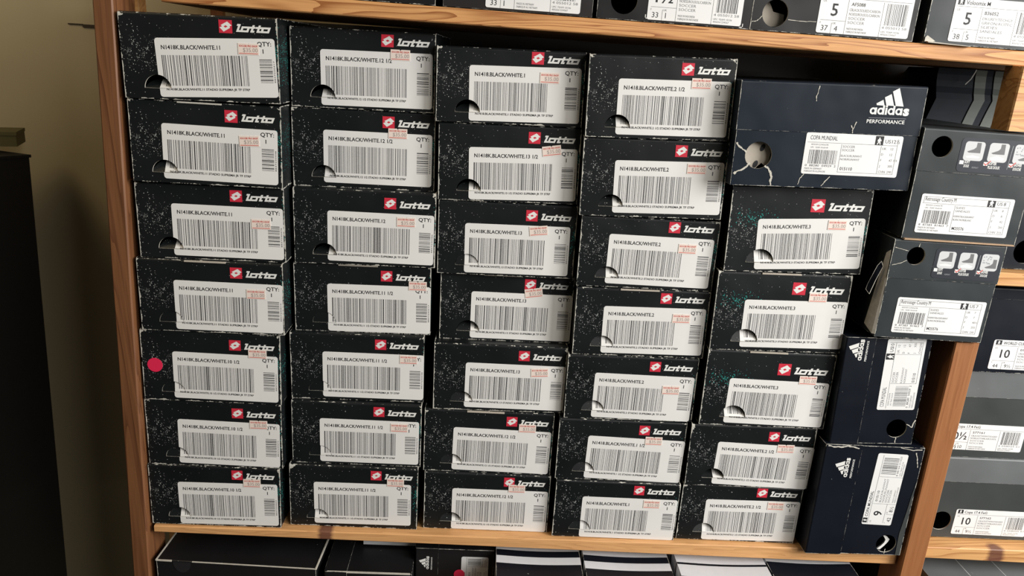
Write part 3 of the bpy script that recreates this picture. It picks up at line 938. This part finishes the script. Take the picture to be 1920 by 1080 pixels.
for (loc, rl, W, H, lidh, hole, lab0, pan, us, txt, yw) in (
        ((0.9205, -0.030, 0.4165), 0.8, 0.1290, 0.1205, 0.045, (-0.0425, 0.1025, 0.0115), (-0.052, 0.0075, 0.104, 0.0435), (-0.0225, 0.0775, 0.0845, 0.0365), '8',
         'grey slide sandal box with icon panel, upper of the two before the right post', -0.8),
        ((0.9113, -0.030, 0.2988), 0.9, 0.1265, 0.1155, 0.044, (-0.0366, 0.0985, 0.0105), (-0.0455, 0.0068, 0.104, 0.0425), (-0.0150, 0.0745, 0.0770, 0.0350), '7',
         'grey slide sandal box with cracked corner, lower of the two before the right post', -0.1)):
    b = shoe_box(loc, (0, radians(rl), radians(yw)), W, H, 0.25, lidh, M['slate'], M['slate'], txt, 'grey slide sandal boxes', hole=hole)
    t = dict(SLIDE); t['us'] = us
    if us == '7': t['sizes'] = [('UK', '7'), ('D', '7'), ('F', '40½'), ('J', '255'), ('CHN', '245')]
    size_label(b, *lab0, 'old', t)
    p = feature_panel(b, *pan); p.location.y = -0.0009
    if us == '8':
        mb = MB(); mb.hexa([(-.062, -.004, .0005), (.062, -.003, .0005), (.063, -.003, -.0008), (-.063, -.004, -.0010),
                            (-.062, .02, .0005), (.062, .02, .0005), (.062, .02, -.0006), (-.062, .02, -.0006)])
        mb.build('bottom_flap', M['kraft'], b)
    else:
        tear(b, [[(-0.0462, 0.093), (-0.053, 0.089), (-0.062, 0.0865)], [(-0.0462, 0.1035), (-0.055, 0.1055), (-0.0625, 0.107)], [(-0.036, 0.109), (-0.035, 0.113)]], 0.0008, y=-0.0013)
        mb = MB(); mb.hexa([(-.0640, .002, .104), (-.0634, .001, .104), (-.0634, .0, .003), (-.0665, .002, .003), (-.0652, .010, .098), (-.0644, .010, .098), (-.0654, .018, .01), (-.0690, .018, .01)])
        mb.build('side_flap', M['pale'], b)
        mb = MB()
        fl3 = [(-.0720, .0040, .0890), (-.0745, .0060, .0830), (-.0790, .010, .0600), (-.0800, .010, .0535), (-.0768, .006, .0490), (-.0735, .005, .0660), (-.0690, .004, .0830)]
        mb.face(fl3)
        mb.build('crushed_flap', M['navy_dark'], b)
        mb = MB()
        for p_, q_ in zip(fl3, fl3[1:] + fl3[:1]):
            d_ = .0003
            mb.face([(p_[0] - d_, p_[1] - .0004, p_[2]), (p_[0] + d_, p_[1] - .0004, p_[2]), (q_[0] + d_, q_[1] - .0004, q_[2]), (q_[0] - d_, q_[1] - .0004, q_[2])])
        mb.build('torn_edge', M['pale'], b)

# navy boxes on edge between the stack and the right post
b = shoe_box((0.9255, -0.020, 0.2270), (0, radians(-91.3), 0), 0.1375, 0.1020, 0.29, 0.0345, M['navy_dark'], M['navy_dark'],
             'navy shoe box standing on edge, upper of the two beside the right post', 'navy shoe boxes standing on edge', hole=(-0.0480, 0.0220, 0.0124))
t = dict(COPA); t['us'] = '10'
size_label(b, -0.0225, 0.0055, 0.0915, 0.0460, 'old', t, rot=radians(1.0))
lg = three_bar_logo(b, 0.0405, 0.0740, 0.0255, underline=False); lg.location.y = -0.0009
tear(b, [[(-0.042, 0.011), (-0.046, 0.004), (-0.036, 0.001)], [(-0.060, 0.021), (-0.067, 0.021)]], 0.0013)
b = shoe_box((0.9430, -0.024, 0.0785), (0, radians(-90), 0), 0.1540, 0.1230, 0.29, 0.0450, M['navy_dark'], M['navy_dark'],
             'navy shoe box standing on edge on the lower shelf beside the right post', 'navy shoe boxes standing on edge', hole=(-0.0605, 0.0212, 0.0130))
NINE = dict(name='COPA MUNDIAL', nw=.36, us='9', sizes=('42', '8½'), art='015110', lines=['BLACK/RUNWHT', 'NOIR/RUNWHT', 'SOCCER', 'SOCCER'],
            digits='8 88164 01523', made=['MADE IN GERMANY', 'FABRIQUE EN ALLEMAGNE'])
size_label(b, -0.0335, 0.0210, 0.1005, 0.0380, 'new', NINE, rot=radians(-1.5))
lg = three_bar_logo(b, 0.0335, 0.0830, 0.0255, underline=False); lg.location.y = -0.0009
tear(b, [[(0.0762, 0.121), (0.0745, 0.108), (0.0765, 0.096), (0.0735, 0.082)]], 0.0018, y=-0.0013)
tear(b, [[(0.0765, 0.030), (0.0735, 0.014), (0.0745, 0.003)], [(0.070, 0.010), (0.060, 0.006), (0.050, 0.004)], [(-0.075, 0.021), (-0.068, 0.021)]], 0.0011)
mb = MB(); mb.prism([(-.0725, .0250), (-.0665, .0200), (-.0610, .0165), (-.0570, .0150), (-.0535, .0185), (-.0500, .0260), (-.0540, .0225), (-.0580, .0200), (-.0620, .0210), (-.0670, .0245), (-.0715, .0290)], ident, 0.0045, 0.0065)
mb.build('tissue_paper', M['paper'], b)

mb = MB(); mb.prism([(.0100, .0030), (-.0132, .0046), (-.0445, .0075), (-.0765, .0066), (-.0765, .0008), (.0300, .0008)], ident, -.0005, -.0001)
mb.build('lit_crease_patch', M['charcoal'], b)  # flat patch; the light on the bent corner is put into its paler colour

# boxes in the right-hand bay
RX0 = 0.9890
def cx(w): return RX0 + w / 2
NEW10 = dict(name='Copa 17.4 FxG', us='10', sizes=('44', '9½'), art='S77162', lines=['CBLACK/FTWWHT/SOLRED', 'NOIBLK/FTWBLA/ROUSOL', 'SOCCER', 'SOCCER'],
             digits='4 058025 61', made=['MADE IN INDONESIA', 'FABRIQUE EN INDONESIE'])
W = 0.20
b = shoe_box((cx(W), 0.012, 0.0065), (0, radians(0.4), 0), W, 0.1175, 0.30, 0.034, M['charcoal'], M['grey_lid'],
             'charcoal shoe box with grey lid and round hole, bottom of the right bay', 'charcoal shoe boxes with grey lids', hole=(1.0108 - cx(W), 0.0245, 0.0138), crease=(0.0225,))
size_label(b, 1.0281 - cx(W), 0.0055, 0.1010, 0.0375, 'new', NEW10, rot=radians(-0.3))
b = shoe_box((cx(W) - .0005, 0.014, 0.1250), (0, radians(0.4), 0), W, 0.1185, 0.30, 0.034, M['charcoal'], M['grey_lid'],
             'charcoal shoe box with grey lid, under the navy box in the right bay', 'charcoal shoe boxes with grey lids')
t = dict(NEW10); t['us'] = '10½'; t['art'] = 'S77161'; t['sizes'] = ('44⅔', '10')
size_label(b, 0.9905 - cx(W), 0.0105, 0.1030, 0.0365, 'new', t, rot=radians(-0.3))
b = shoe_box((cx(W), 0.010, 0.2455), (0, radians(0.3), 0), W, 0.1080, 0.30, 0.0130, M['navy_dark'], M['navy_dark'],
             'navy shoe box in the right bay just under its upper board')
t = dict(NEW10); t['name'] = 'WORLD CUP'; t['nw'] = .26; t['art'] = '011040'
size_label(b, 1.0195 - cx(W), 0.0045, 0.105, 0.0385, 'new', t)
b = shoe_box((cx(W), 0.006, 0.3795), (0, 0, 0), W, 0.112, 0.30, 0.0, M['navy_dark'], M['navy_dark'],
             'navy shoe box with round hole on the upper board of the right bay', hole=(1.0270 - cx(W), 0.0215, 0.0145))
b = shoe_box((1.0990, -0.030, -0.1650), (0, 0, 0), 0.20, 0.1250, 0.30, 0.034, M['charcoal'], M['grey_lid'],
             'shoe box with creased grey lid under the lowest board of the right bay', crease=(-0.043, 0.007))

# boxes on the upper shelf
def top_z(x): return 0.6322 - 0.0092 * (x - 0.33) / 0.60 + 0.0010
TOPS = [
    (0.2350, 0.188, 'plain_black', None, None, 'plain black shoe box at the left end of the upper shelf'),
    (0.4150, 0.156, 'brown_black', None, (0.381, 0.099, '', 'AQ5400', '1', ('33', '1'), ['MADE IN VIETNAM', 'FABRIQUE AU VIETNAM']), 'brownish black shoe box second on the upper shelf, label cropped at the frame top'),
    (0.5790, 0.163, 'plain_black', (0.5251, 0.0235, 0.0140), (0.5505, 0.100, '', 'B26956', '1½', ('33', '1'), ['MADE IN INDONESIA', 'FABRIQUE EN INDONESIE']), 'black shoe box with round hole and corner marks, third on the upper shelf'),
    (0.7485, 0.176, 'plain_black', (0.6853, 0.0218, 0.0138), (0.7309, 0.0995, 'ACE 15.1 FG/AG J', 'AF5088', '5', ('37', '4'), ['MADE IN INDONESIA', 'FABRIQUE EN INDONESIE']), 'black shoe box with tissue in its hole, fourth on the upper shelf'),
    (0.9430, 0.190, 'slate', None, (0.8737, 0.100, 'Voloomix M', 'B36052', '5', ('38', '5'), ['MADE IN VIETNAM', 'FABRIQUE AU VIETNAM']), 'slate grey shoe box with torn bottom flap, right end of the upper shelf'),
]
for i, (x, w, mt, hole, lb, txt) in enumerate(TOPS):
    z = top_z(x)
    yb = (-0.004, -0.005, -0.0055, -0.006, -0.0065)[i]
    h = 0.112
    hl = (hole[0] - x, hole[1] - 0.004, hole[2]) if hole else None
    b = shoe_box((x, yb, z), (0, radians(0.88), 0), w, h, 0.30, 0.0 if hole else 0.045, M[mt], M[mt], txt, 'shoe boxes on the upper shelf', hole=hl)
    if lb:
        size_label(b, lb[0] - x, 0.0022 if i != 4 else 0.0035, lb[1], 0.044, 'new',
                   dict(name=lb[2], nw=.36 if len(lb[2]) > 12 else .26, us=lb[4], sizes=lb[5], art=lb[3], lines=['CBLACK/SOLRED/CARBON', 'NOIESS/ROUSOL/CARBON', 'SOCCER', 'SOCCER'] if i != 4 else ['DKGREY/TECHGY', 'GRIFON/ACITEC', 'SLIDES', 'SANDALES'], digits='4 055012 58', made=lb[6]))
    if i == 2:
        mb = MB()
        for px, pz, sx_ in ((0.5485 - x, 0.0030, 1), (0.6530 - x, -0.0002 + .0012, -1)):
            mb.face([(px, -.0003, pz), (px + sx_ * .004, -.0003, pz), (px + sx_ * .004, -.0003, pz + .0008), (px, -.0003, pz + .0008)])
            mb.face([(px, -.0003, pz), (px + sx_ * .0008, -.0003, pz), (px + sx_ * .0008, -.0003, pz + .004), (px, -.0003, pz + .004)])
        mb.build('corner_marks', M['white_print'], b)
    if i == 3:
        mb = MB(); mb.prism([(0.672 - x, .004), (0.700 - x, .006), (0.699 - x, .018), (0.687 - x, .020), (0.680 - x, .032), (0.672 - x, .028)], ident, 0.012, 0.015)
        mb.build('tissue_paper', M['tissue'], b)
        tear(b, [[(0.6715 - x, 0.014), (0.667 - x, 0.009), (0.6615 - x, 0.008)], [(0.6995 - x, 0.0125), (0.716 - x, 0.0120), (0.7300 - x, 0.0125)]], 0.0007)
    if i == 4:
        mb = MB(); mb.hexa([(-.094, -.006, .0015), (-.048, -.008, -.0005), (-.047, -.008, -.0010), (-.092, -.006, .0002), (-.092, .01, .0015), (-.04, .01, .0008), (-.04, .01, .0001), (-.09, .01, .0001)])
        mb.build('torn_flap', M['pale'], b)
        mb = MB(); mb.prism([(-.0945, .0055), (-.0925, .0075), (-.083, .0022), (-.088, .0005), (-.0945, .0008)], ident, -.002, -.0015)
        mb.build('torn_corner', M['pale'], b)

# ------------------------------------------------------------------ boxes below the lower board
b = shoe_box((0.0962, -0.0220, -0.1640), (0, radians(-0.2), radians(-2.5)), 0.2030, 0.1170, 0.16, 0.0, M['plain_black'], M['plain_black'],
             'plain black shoe box with notch in its top edge, below the board at far left')
mb = MB()
for s in (-1, 1):
    mb.box(s * .1015 - .0009, s * .1015 + .0009, -.0005, .155, .1158, .1176)
mb.box(-.1015, -.082, -.0006, .001, .1155, .1172); mb.box(-.056, .1015, -.0006, .001, .1162, .1170)
mb.build('worn_edge', M['pale'], b)
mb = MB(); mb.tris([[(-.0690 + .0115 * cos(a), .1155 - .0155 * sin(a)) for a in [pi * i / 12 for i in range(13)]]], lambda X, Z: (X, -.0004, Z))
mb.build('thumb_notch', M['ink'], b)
b = shoe_box((0.3180, -0.0240, -0.1650 + 0.0565), (0, radians(-90), 0), 0.1130, 0.1100, 0.22, 0.0275, M['plain_black'], M['plain_black'],
             'black shoe box on edge with narrow lid strip, below the board, second from left')
o = b
mb = MB(); mb.box(.0555, .0578, -.0004, .0006, .002, .107); mb.build('worn_edge', M['pale'], b)
b = shoe_box((0.2830, 0.0300, -0.0485), (0, 0, 0), 0.0700, 0.0130, 0.20, 0.0, M['icon_bg'], M['icon_bg'],
             'flat pale grey carton lying on the black box on edge below the board')
b = shoe_box((0.4228, 0.0040, -0.1650 + 0.0660), (0, radians(-90), 0), 0.1320, 0.1020, 0.28, 0.0290, M['plain_black'], M['plain_black'],
             'black shoe box on edge with white logo and pink dot, below the board')
size_label(b, 0.0095, 0.0070, 0.046, 0.0355, 'new', NINE)
mb = MB(); mb.prism(circle(0.0286, 0.0447, 0.0072), ident, -0.0009, -0.0006); o = mb.build('round_sticker', M['pink'], b); o['label'] = 'pink round sticker'
lg = three_bar_logo(b, 0.0352, 0.0795, 0.0190, underline=False); lg.location.y = -0.0009


def striped_box(x0, x1, yf, ztop, label, stripes, dim=False, sag=0.002):
    root = empty('shoe_box', ((x0 + x1) / 2, yf, -0.165), (0, 0, 0), label, 'shoe box', 'navy shoe boxes with white stripes')
    W, H, D = x1 - x0, ztop + 0.165, 0.28
    n = 8
    def top(u): return H - sag * sin(pi * u)
    mb = MB()
    for i in range(n):
        u0, u1 = i / n, (i + 1) / n
        a, c = -W / 2 + W * u0, -W / 2 + W * u1
        mb.face([(a, 0, top(u0)), (c, 0, top(u1)), (c, D, top(u1)), (a, D, top(u0))])
        mb.face([(a, 0, 0), (c, 0, 0), (c, 0, top(u1)), (a, 0, top(u0))])
        mb.face([(a, D, 0), (a, D, top(u0)), (c, D, top(u1)), (c, D, 0)])
    mb.face([(-W / 2, 0, 0), (-W / 2, 0, H), (-W / 2, D, H), (-W / 2, D, 0)])
    mb.face([(W / 2, 0, 0), (W / 2, D, 0), (W / 2, D, H), (W / 2, 0, H)])
    mb.face([(-W / 2, 0, 0), (-W / 2, D, 0), (W / 2, D, 0), (W / 2, 0, 0)])
    mb.build('carton', M['navy_dark'], root)
    for (s0, s1) in stripes:
        a0, a1 = s0 - yf, s1 - yf
        mb = MB()
        for i in range(n):
            u0, u1 = i / n, (i + 1) / n
            a, c = -W / 2 + W * u0, -W / 2 + W * u1
            mb.face([(a, a0, top(u0) + .0003), (c, a0, top(u1) + .0003), (c, a1, top(u1) + .0003), (a, a1, top(u0) + .0003)])
        e = W / 2 + .0003
        mb.face([(-e, a0, H - .05), (-e, a0, H), (-e, a1, H), (-e, a1, H - .05)])
        mb.face([(e, a0, H - .05), (e, a1, H - .05), (e, a1, H), (e, a0, H)])
        mb.build('stripe', M['stripe_dim'] if dim else M['stripe'], root)
    return root


ST = ((-0.0235, -0.0085), (0.0040, 0.0190), (0.0320, 0.047))
striped_box(0.4250, 0.5340, -0.060, -0.030, 'navy box with white stripes on top, leftmost striped one below the board', ST)
striped_box(0.5385, 0.6500, -0.062, -0.030, 'navy box with white stripes on top, second striped one below the board', [(a - .006, b - .006) for a, b in ST])
striped_box(0.6600, 0.7780, -0.066, -0.030, 'navy box with white stripes on top, third striped one below the board', [(a - .0145, b - .006) for a, b in ST])
striped_box(0.7815, 0.8950, -0.066, -0.031, 'navy box with dim stripes on top, striped one nearest the right post', [(a - .0055, b - .0055) for a, b in ST[1:]], dim=False)

# ------------------------------------------------------------------ shelving unit
unit = empty('shelving_unit', (0, 0, 0), (0, 0, 0), 'rough pine shelving unit holding all the shoe boxes', 'shelf')


def board(name, mat, x0, x1, yf, yb, zt0, zt1, zb0, zb1, label=None):
    mb = MB()
    n = 24
    rnd = random.Random(name + str(x0))
    def L(a, b, t): return a + (b - a) * t
    r = 0.0012
    for i in range(n):
        t0, t1 = i / n, (i + 1) / n
        xs = (L(x0, x1, t0), L(x0, x1, t1))
        zt = (L(zt0, zt1, t0), L(zt0, zt1, t1)); zb = (L(zb0, zb1, t0), L(zb0, zb1, t1))
        prof = [[(yb, zb[k]), (yf + r, zb[k]), (yf, zb[k] + r), (yf, zt[k] - r), (yf + r, zt[k]), (yb, zt[k])] for k in (0, 1)]
        for j in range(6):
            a, c = prof[0][j], prof[0][(j + 1) % 6]
            a2, c2 = prof[1][j], prof[1][(j + 1) % 6]
            mb.face([(xs[0], *a), (xs[0], *c), (xs[1], *c2), (xs[1], *a2)])
        if i == 0: mb.face([(xs[0], *p) for p in reversed(prof[0])])
        if i == n - 1: mb.face([(xs[1], *p) for p in prof[1]])
    o = mb.build(name, mat, unit)
    return o


board('shelf_board', M['pine_mid'], -0.0065, 0.9465, -0.0135, 0.33, -0.0006, -0.0006, -0.0098, -0.0205)
board('shelf_board', M['pine_top'], 0.0490, 1.20, -0.0090, 0.30, top_z(0.049) - 0.0010, top_z(1.2) - 0.0010, 0.6208, 0.6034)
board('shelf_board', M['pine_right'], 0.9790, 1.32, -0.0100, 0.33, 0.0052, 0.0040, -0.0114, -0.0180)
board('shelf_board', M['pine_right'], 0.9790, 1.32, -0.0100, 0.33, 0.3785, 0.3780, 0.3622, 0.3610)
board('shelf_board', M['pine_mid'], -0.0100, 1.32, -0.0700, 0.33, -0.1665, -0.1665, -0.185, -0.185)


def post(corners, mat):
    mb = MB(); mb.hexa(corners); return mb.build('post', mat, unit)


def post_lin(x0t, x1t, zt, x0b, x1b, zb, yf, yb, mat):
    n = 14
    mb = MB()
    def L(a, b, t): return a + (b - a) * t
    r = .0015
    for i in range(n):
        t0, t1 = i / n, (i + 1) / n
        rows = []
        for t in (t0, t1):
            a, c, z = L(x0t, x0b, t), L(x1t, x1b, t), L(zt, zb, t)
            rows.append([(a, yb, z), (a, yf + r, z), (a + r, yf, z), (c - r, yf, z), (c, yf + r, z), (c, yb, z)])
        for j in range(6):
            k = (j + 1) % 6
            mb.face([rows[0][j], rows[1][j], rows[1][k], rows[0][k]])
        if i == 0: mb.face(list(reversed(rows[0])))
        if i == n - 1: mb.face(rows[1])
    return mb.build('post', mat, unit)


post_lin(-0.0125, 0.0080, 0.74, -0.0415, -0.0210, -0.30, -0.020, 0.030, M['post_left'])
post_lin(0.9488, 0.9783, 0.2950, 0.9480, 0.9765, -0.30, -0.025, 0.020, M['post_right'])
post_lin(0.9500, 0.9800, 0.6068, 0.9495, 0.9795, 0.5395, -0.025, 0.004, M['pine_right'])
post_lin(-0.1150, -0.0930, 0.80, -0.1150, -0.0930, -0.30, 0.262, 0.285, M['pine_right'])
post_lin(1.020, 1.075, 0.6040, 1.020, 1.075, 0.495, 0.315, 0.325, M['post_right'])
mb = MB(); mb.box(-0.0040, 1.32, 0.334, 0.342, -0.30, 0.6180); mb.build('back_panel', M['back_panel'], unit)
mb = MB(); mb.box(-0.022, -0.0045, 0.333, 0.345, -0.30, 0.70); mb.build('rear_batten', M['post_right'], unit)

# ------------------------------------------------------------------ striped bag at the back of the right end
bag = empty('shoe_bag', (1.0650, 0.2000, 0.4925), (0, 0, 0), 'navy shoe bag with grey stripes behind the grey sandal boxes', 'bag')


def bag_pt(u, t):
    """front of the slumped bag: leans right going up, folds at about two thirds, bulges above the fold"""
    z = 0.112 * t
    if t < 0.70:
        xx = u - 0.018 + 0.030 * t / 0.70 * 0.6
        yy = 0.0 + 0.004 * sin(pi * t / 0.70)
    else:
        k = (t - 0.70) / 0.30
        xx = u - 0.0 - 0.010 * sin(pi * k * 0.9)
        yy = 0.006 - 0.012 * sin(pi * k)
    return (xx, yy, z)


def sheet(mb, u0, u1, t0, t1, dy, n=14, nu=6):
    for i in range(n):
        a, c = t0 + (t1 - t0) * i / n, t0 + (t1 - t0) * (i + 1) / n
        for j in range(nu):
            p, q = u0 + (u1 - u0) * j / nu, u0 + (u1 - u0) * (j + 1) / nu
            P = [bag_pt(p, a), bag_pt(q, a), bag_pt(q, c), bag_pt(p, c)]
            mb.face([(x, y + dy, z) for x, y, z in P])


mb = MB()
sheet(mb, -0.070, 0.060, 0, 1, 0.0)
B0 = [bag_pt(-0.070, t / 14) for t in range(15)]; B1 = [bag_pt(0.060, t / 14) for t in range(15)]
for k in range(14):
    for Bq, rev in ((B0, False), (B1, True)):
        a, c = Bq[k], Bq[k + 1]
        f = [a, c, (c[0], 0.085, c[2]), (a[0], 0.085, a[2])]
        mb.face(f if not rev else list(reversed(f)))
    a, c = B0[k], B0[k + 1]; d, e = B1[k], B1[k + 1]
    mb.face([(a[0], 0.085, a[2]), (c[0], 0.085, c[2]), (e[0], 0.085, e[2]), (d[0], 0.085, d[2])])
mb.face([B0[14], B1[14], (B1[14][0], .085, B1[14][2]), (B0[14][0], .085, B0[14][2])])
mb.face([B0[0], (B0[0][0], .085, 0), (B1[0][0], .085, 0), B1[0]])
mb.build('body', M['bag'], bag)
for u in (-0.0185, 0.0075):
    mb = MB(); sheet(mb, u, u + 0.0150, 0.02, 0.995, -0.0012, nu=2); mb.build('stripe', M['stripe_dim'], bag)
mb = MB()
stroke(mb, [(-0.046, 0.092), (-0.040, 0.099), (-0.036, 0.108), (-0.035, 0.1115)], 0.0014, ident, -0.016)
mb.build('drawcord', M['cord'], bag)

mb = MB(); mb.box(-2.2, 2.4, -3.0, 0.46, -1.24, -1.2)
o = mb.build('floor', M['cabinet']); o['kind'] = 'structure'
# ------------------------------------------------------------------ wall and the dark furniture at the left
mb = MB(); mb.box(-2.2, 2.4, 0.400, 0.46, -1.2, 1.6)
w = mb.build('wall_back', M['wall']); w['kind'] = 'structure'
cab = empty('cabinet', (-0.2800, 0.2860, 0.4110), (0, radians(2.3), radians(68)), 'black cabinet against the beige wall at the left edge', 'cabinet')
mb = MB()
mb.hexa([(-0.60, 0.0, -0.004), (0.0, 0.0, -0.004), (0.0, 0.0, -1.2), (-0.60, 0.0, -1.2), (-0.60, 0.25, -0.004), (0.0, 0.25, -0.004), (0.0, 0.25, -1.2), (-0.60, 0.25, -1.2)])
mb.build('cabinet_body', M['cabinet'], cab)
mb = MB()
mb.box(-0.604, 0.002, -0.002, 0.254, -0.004, 0.0)
mb.build('cabinet_top', M['cabinet'], cab)
ob = empty('storage_box', (-0.3350, 0.310, 0.4210), (0, 0, radians(20)), 'dull olive box standing on the black cabinet', 'box')
mb = MB(); mb.box(-0.10, 0.028, -0.030, 0.030, 0.0, 0.016); mb.build('box_body', M['olive'], ob)
mb = MB(); mb.box(-0.101, 0.029, -0.031, 0.031, 0.016, 0.021); mb.build('box_lid', M['olive'], ob)
mb = MB()
pts = [(-0.262, 0.598), (-0.240, 0.5975), (-0.215, 0.594), (-0.165, 0.594)]
for a, c in zip(pts[:-1], pts[1:]):
    mb.box(a[0], c[0], 0.398, 0.400, min(a[1], c[1]) - 0.0006, max(a[1], c[1]) + 0.0004)
o = mb.build('wire', M['wire']); o['label'] = 'thin dark wire running along the beige wall beside the left post'; o['category'] = 'wire'
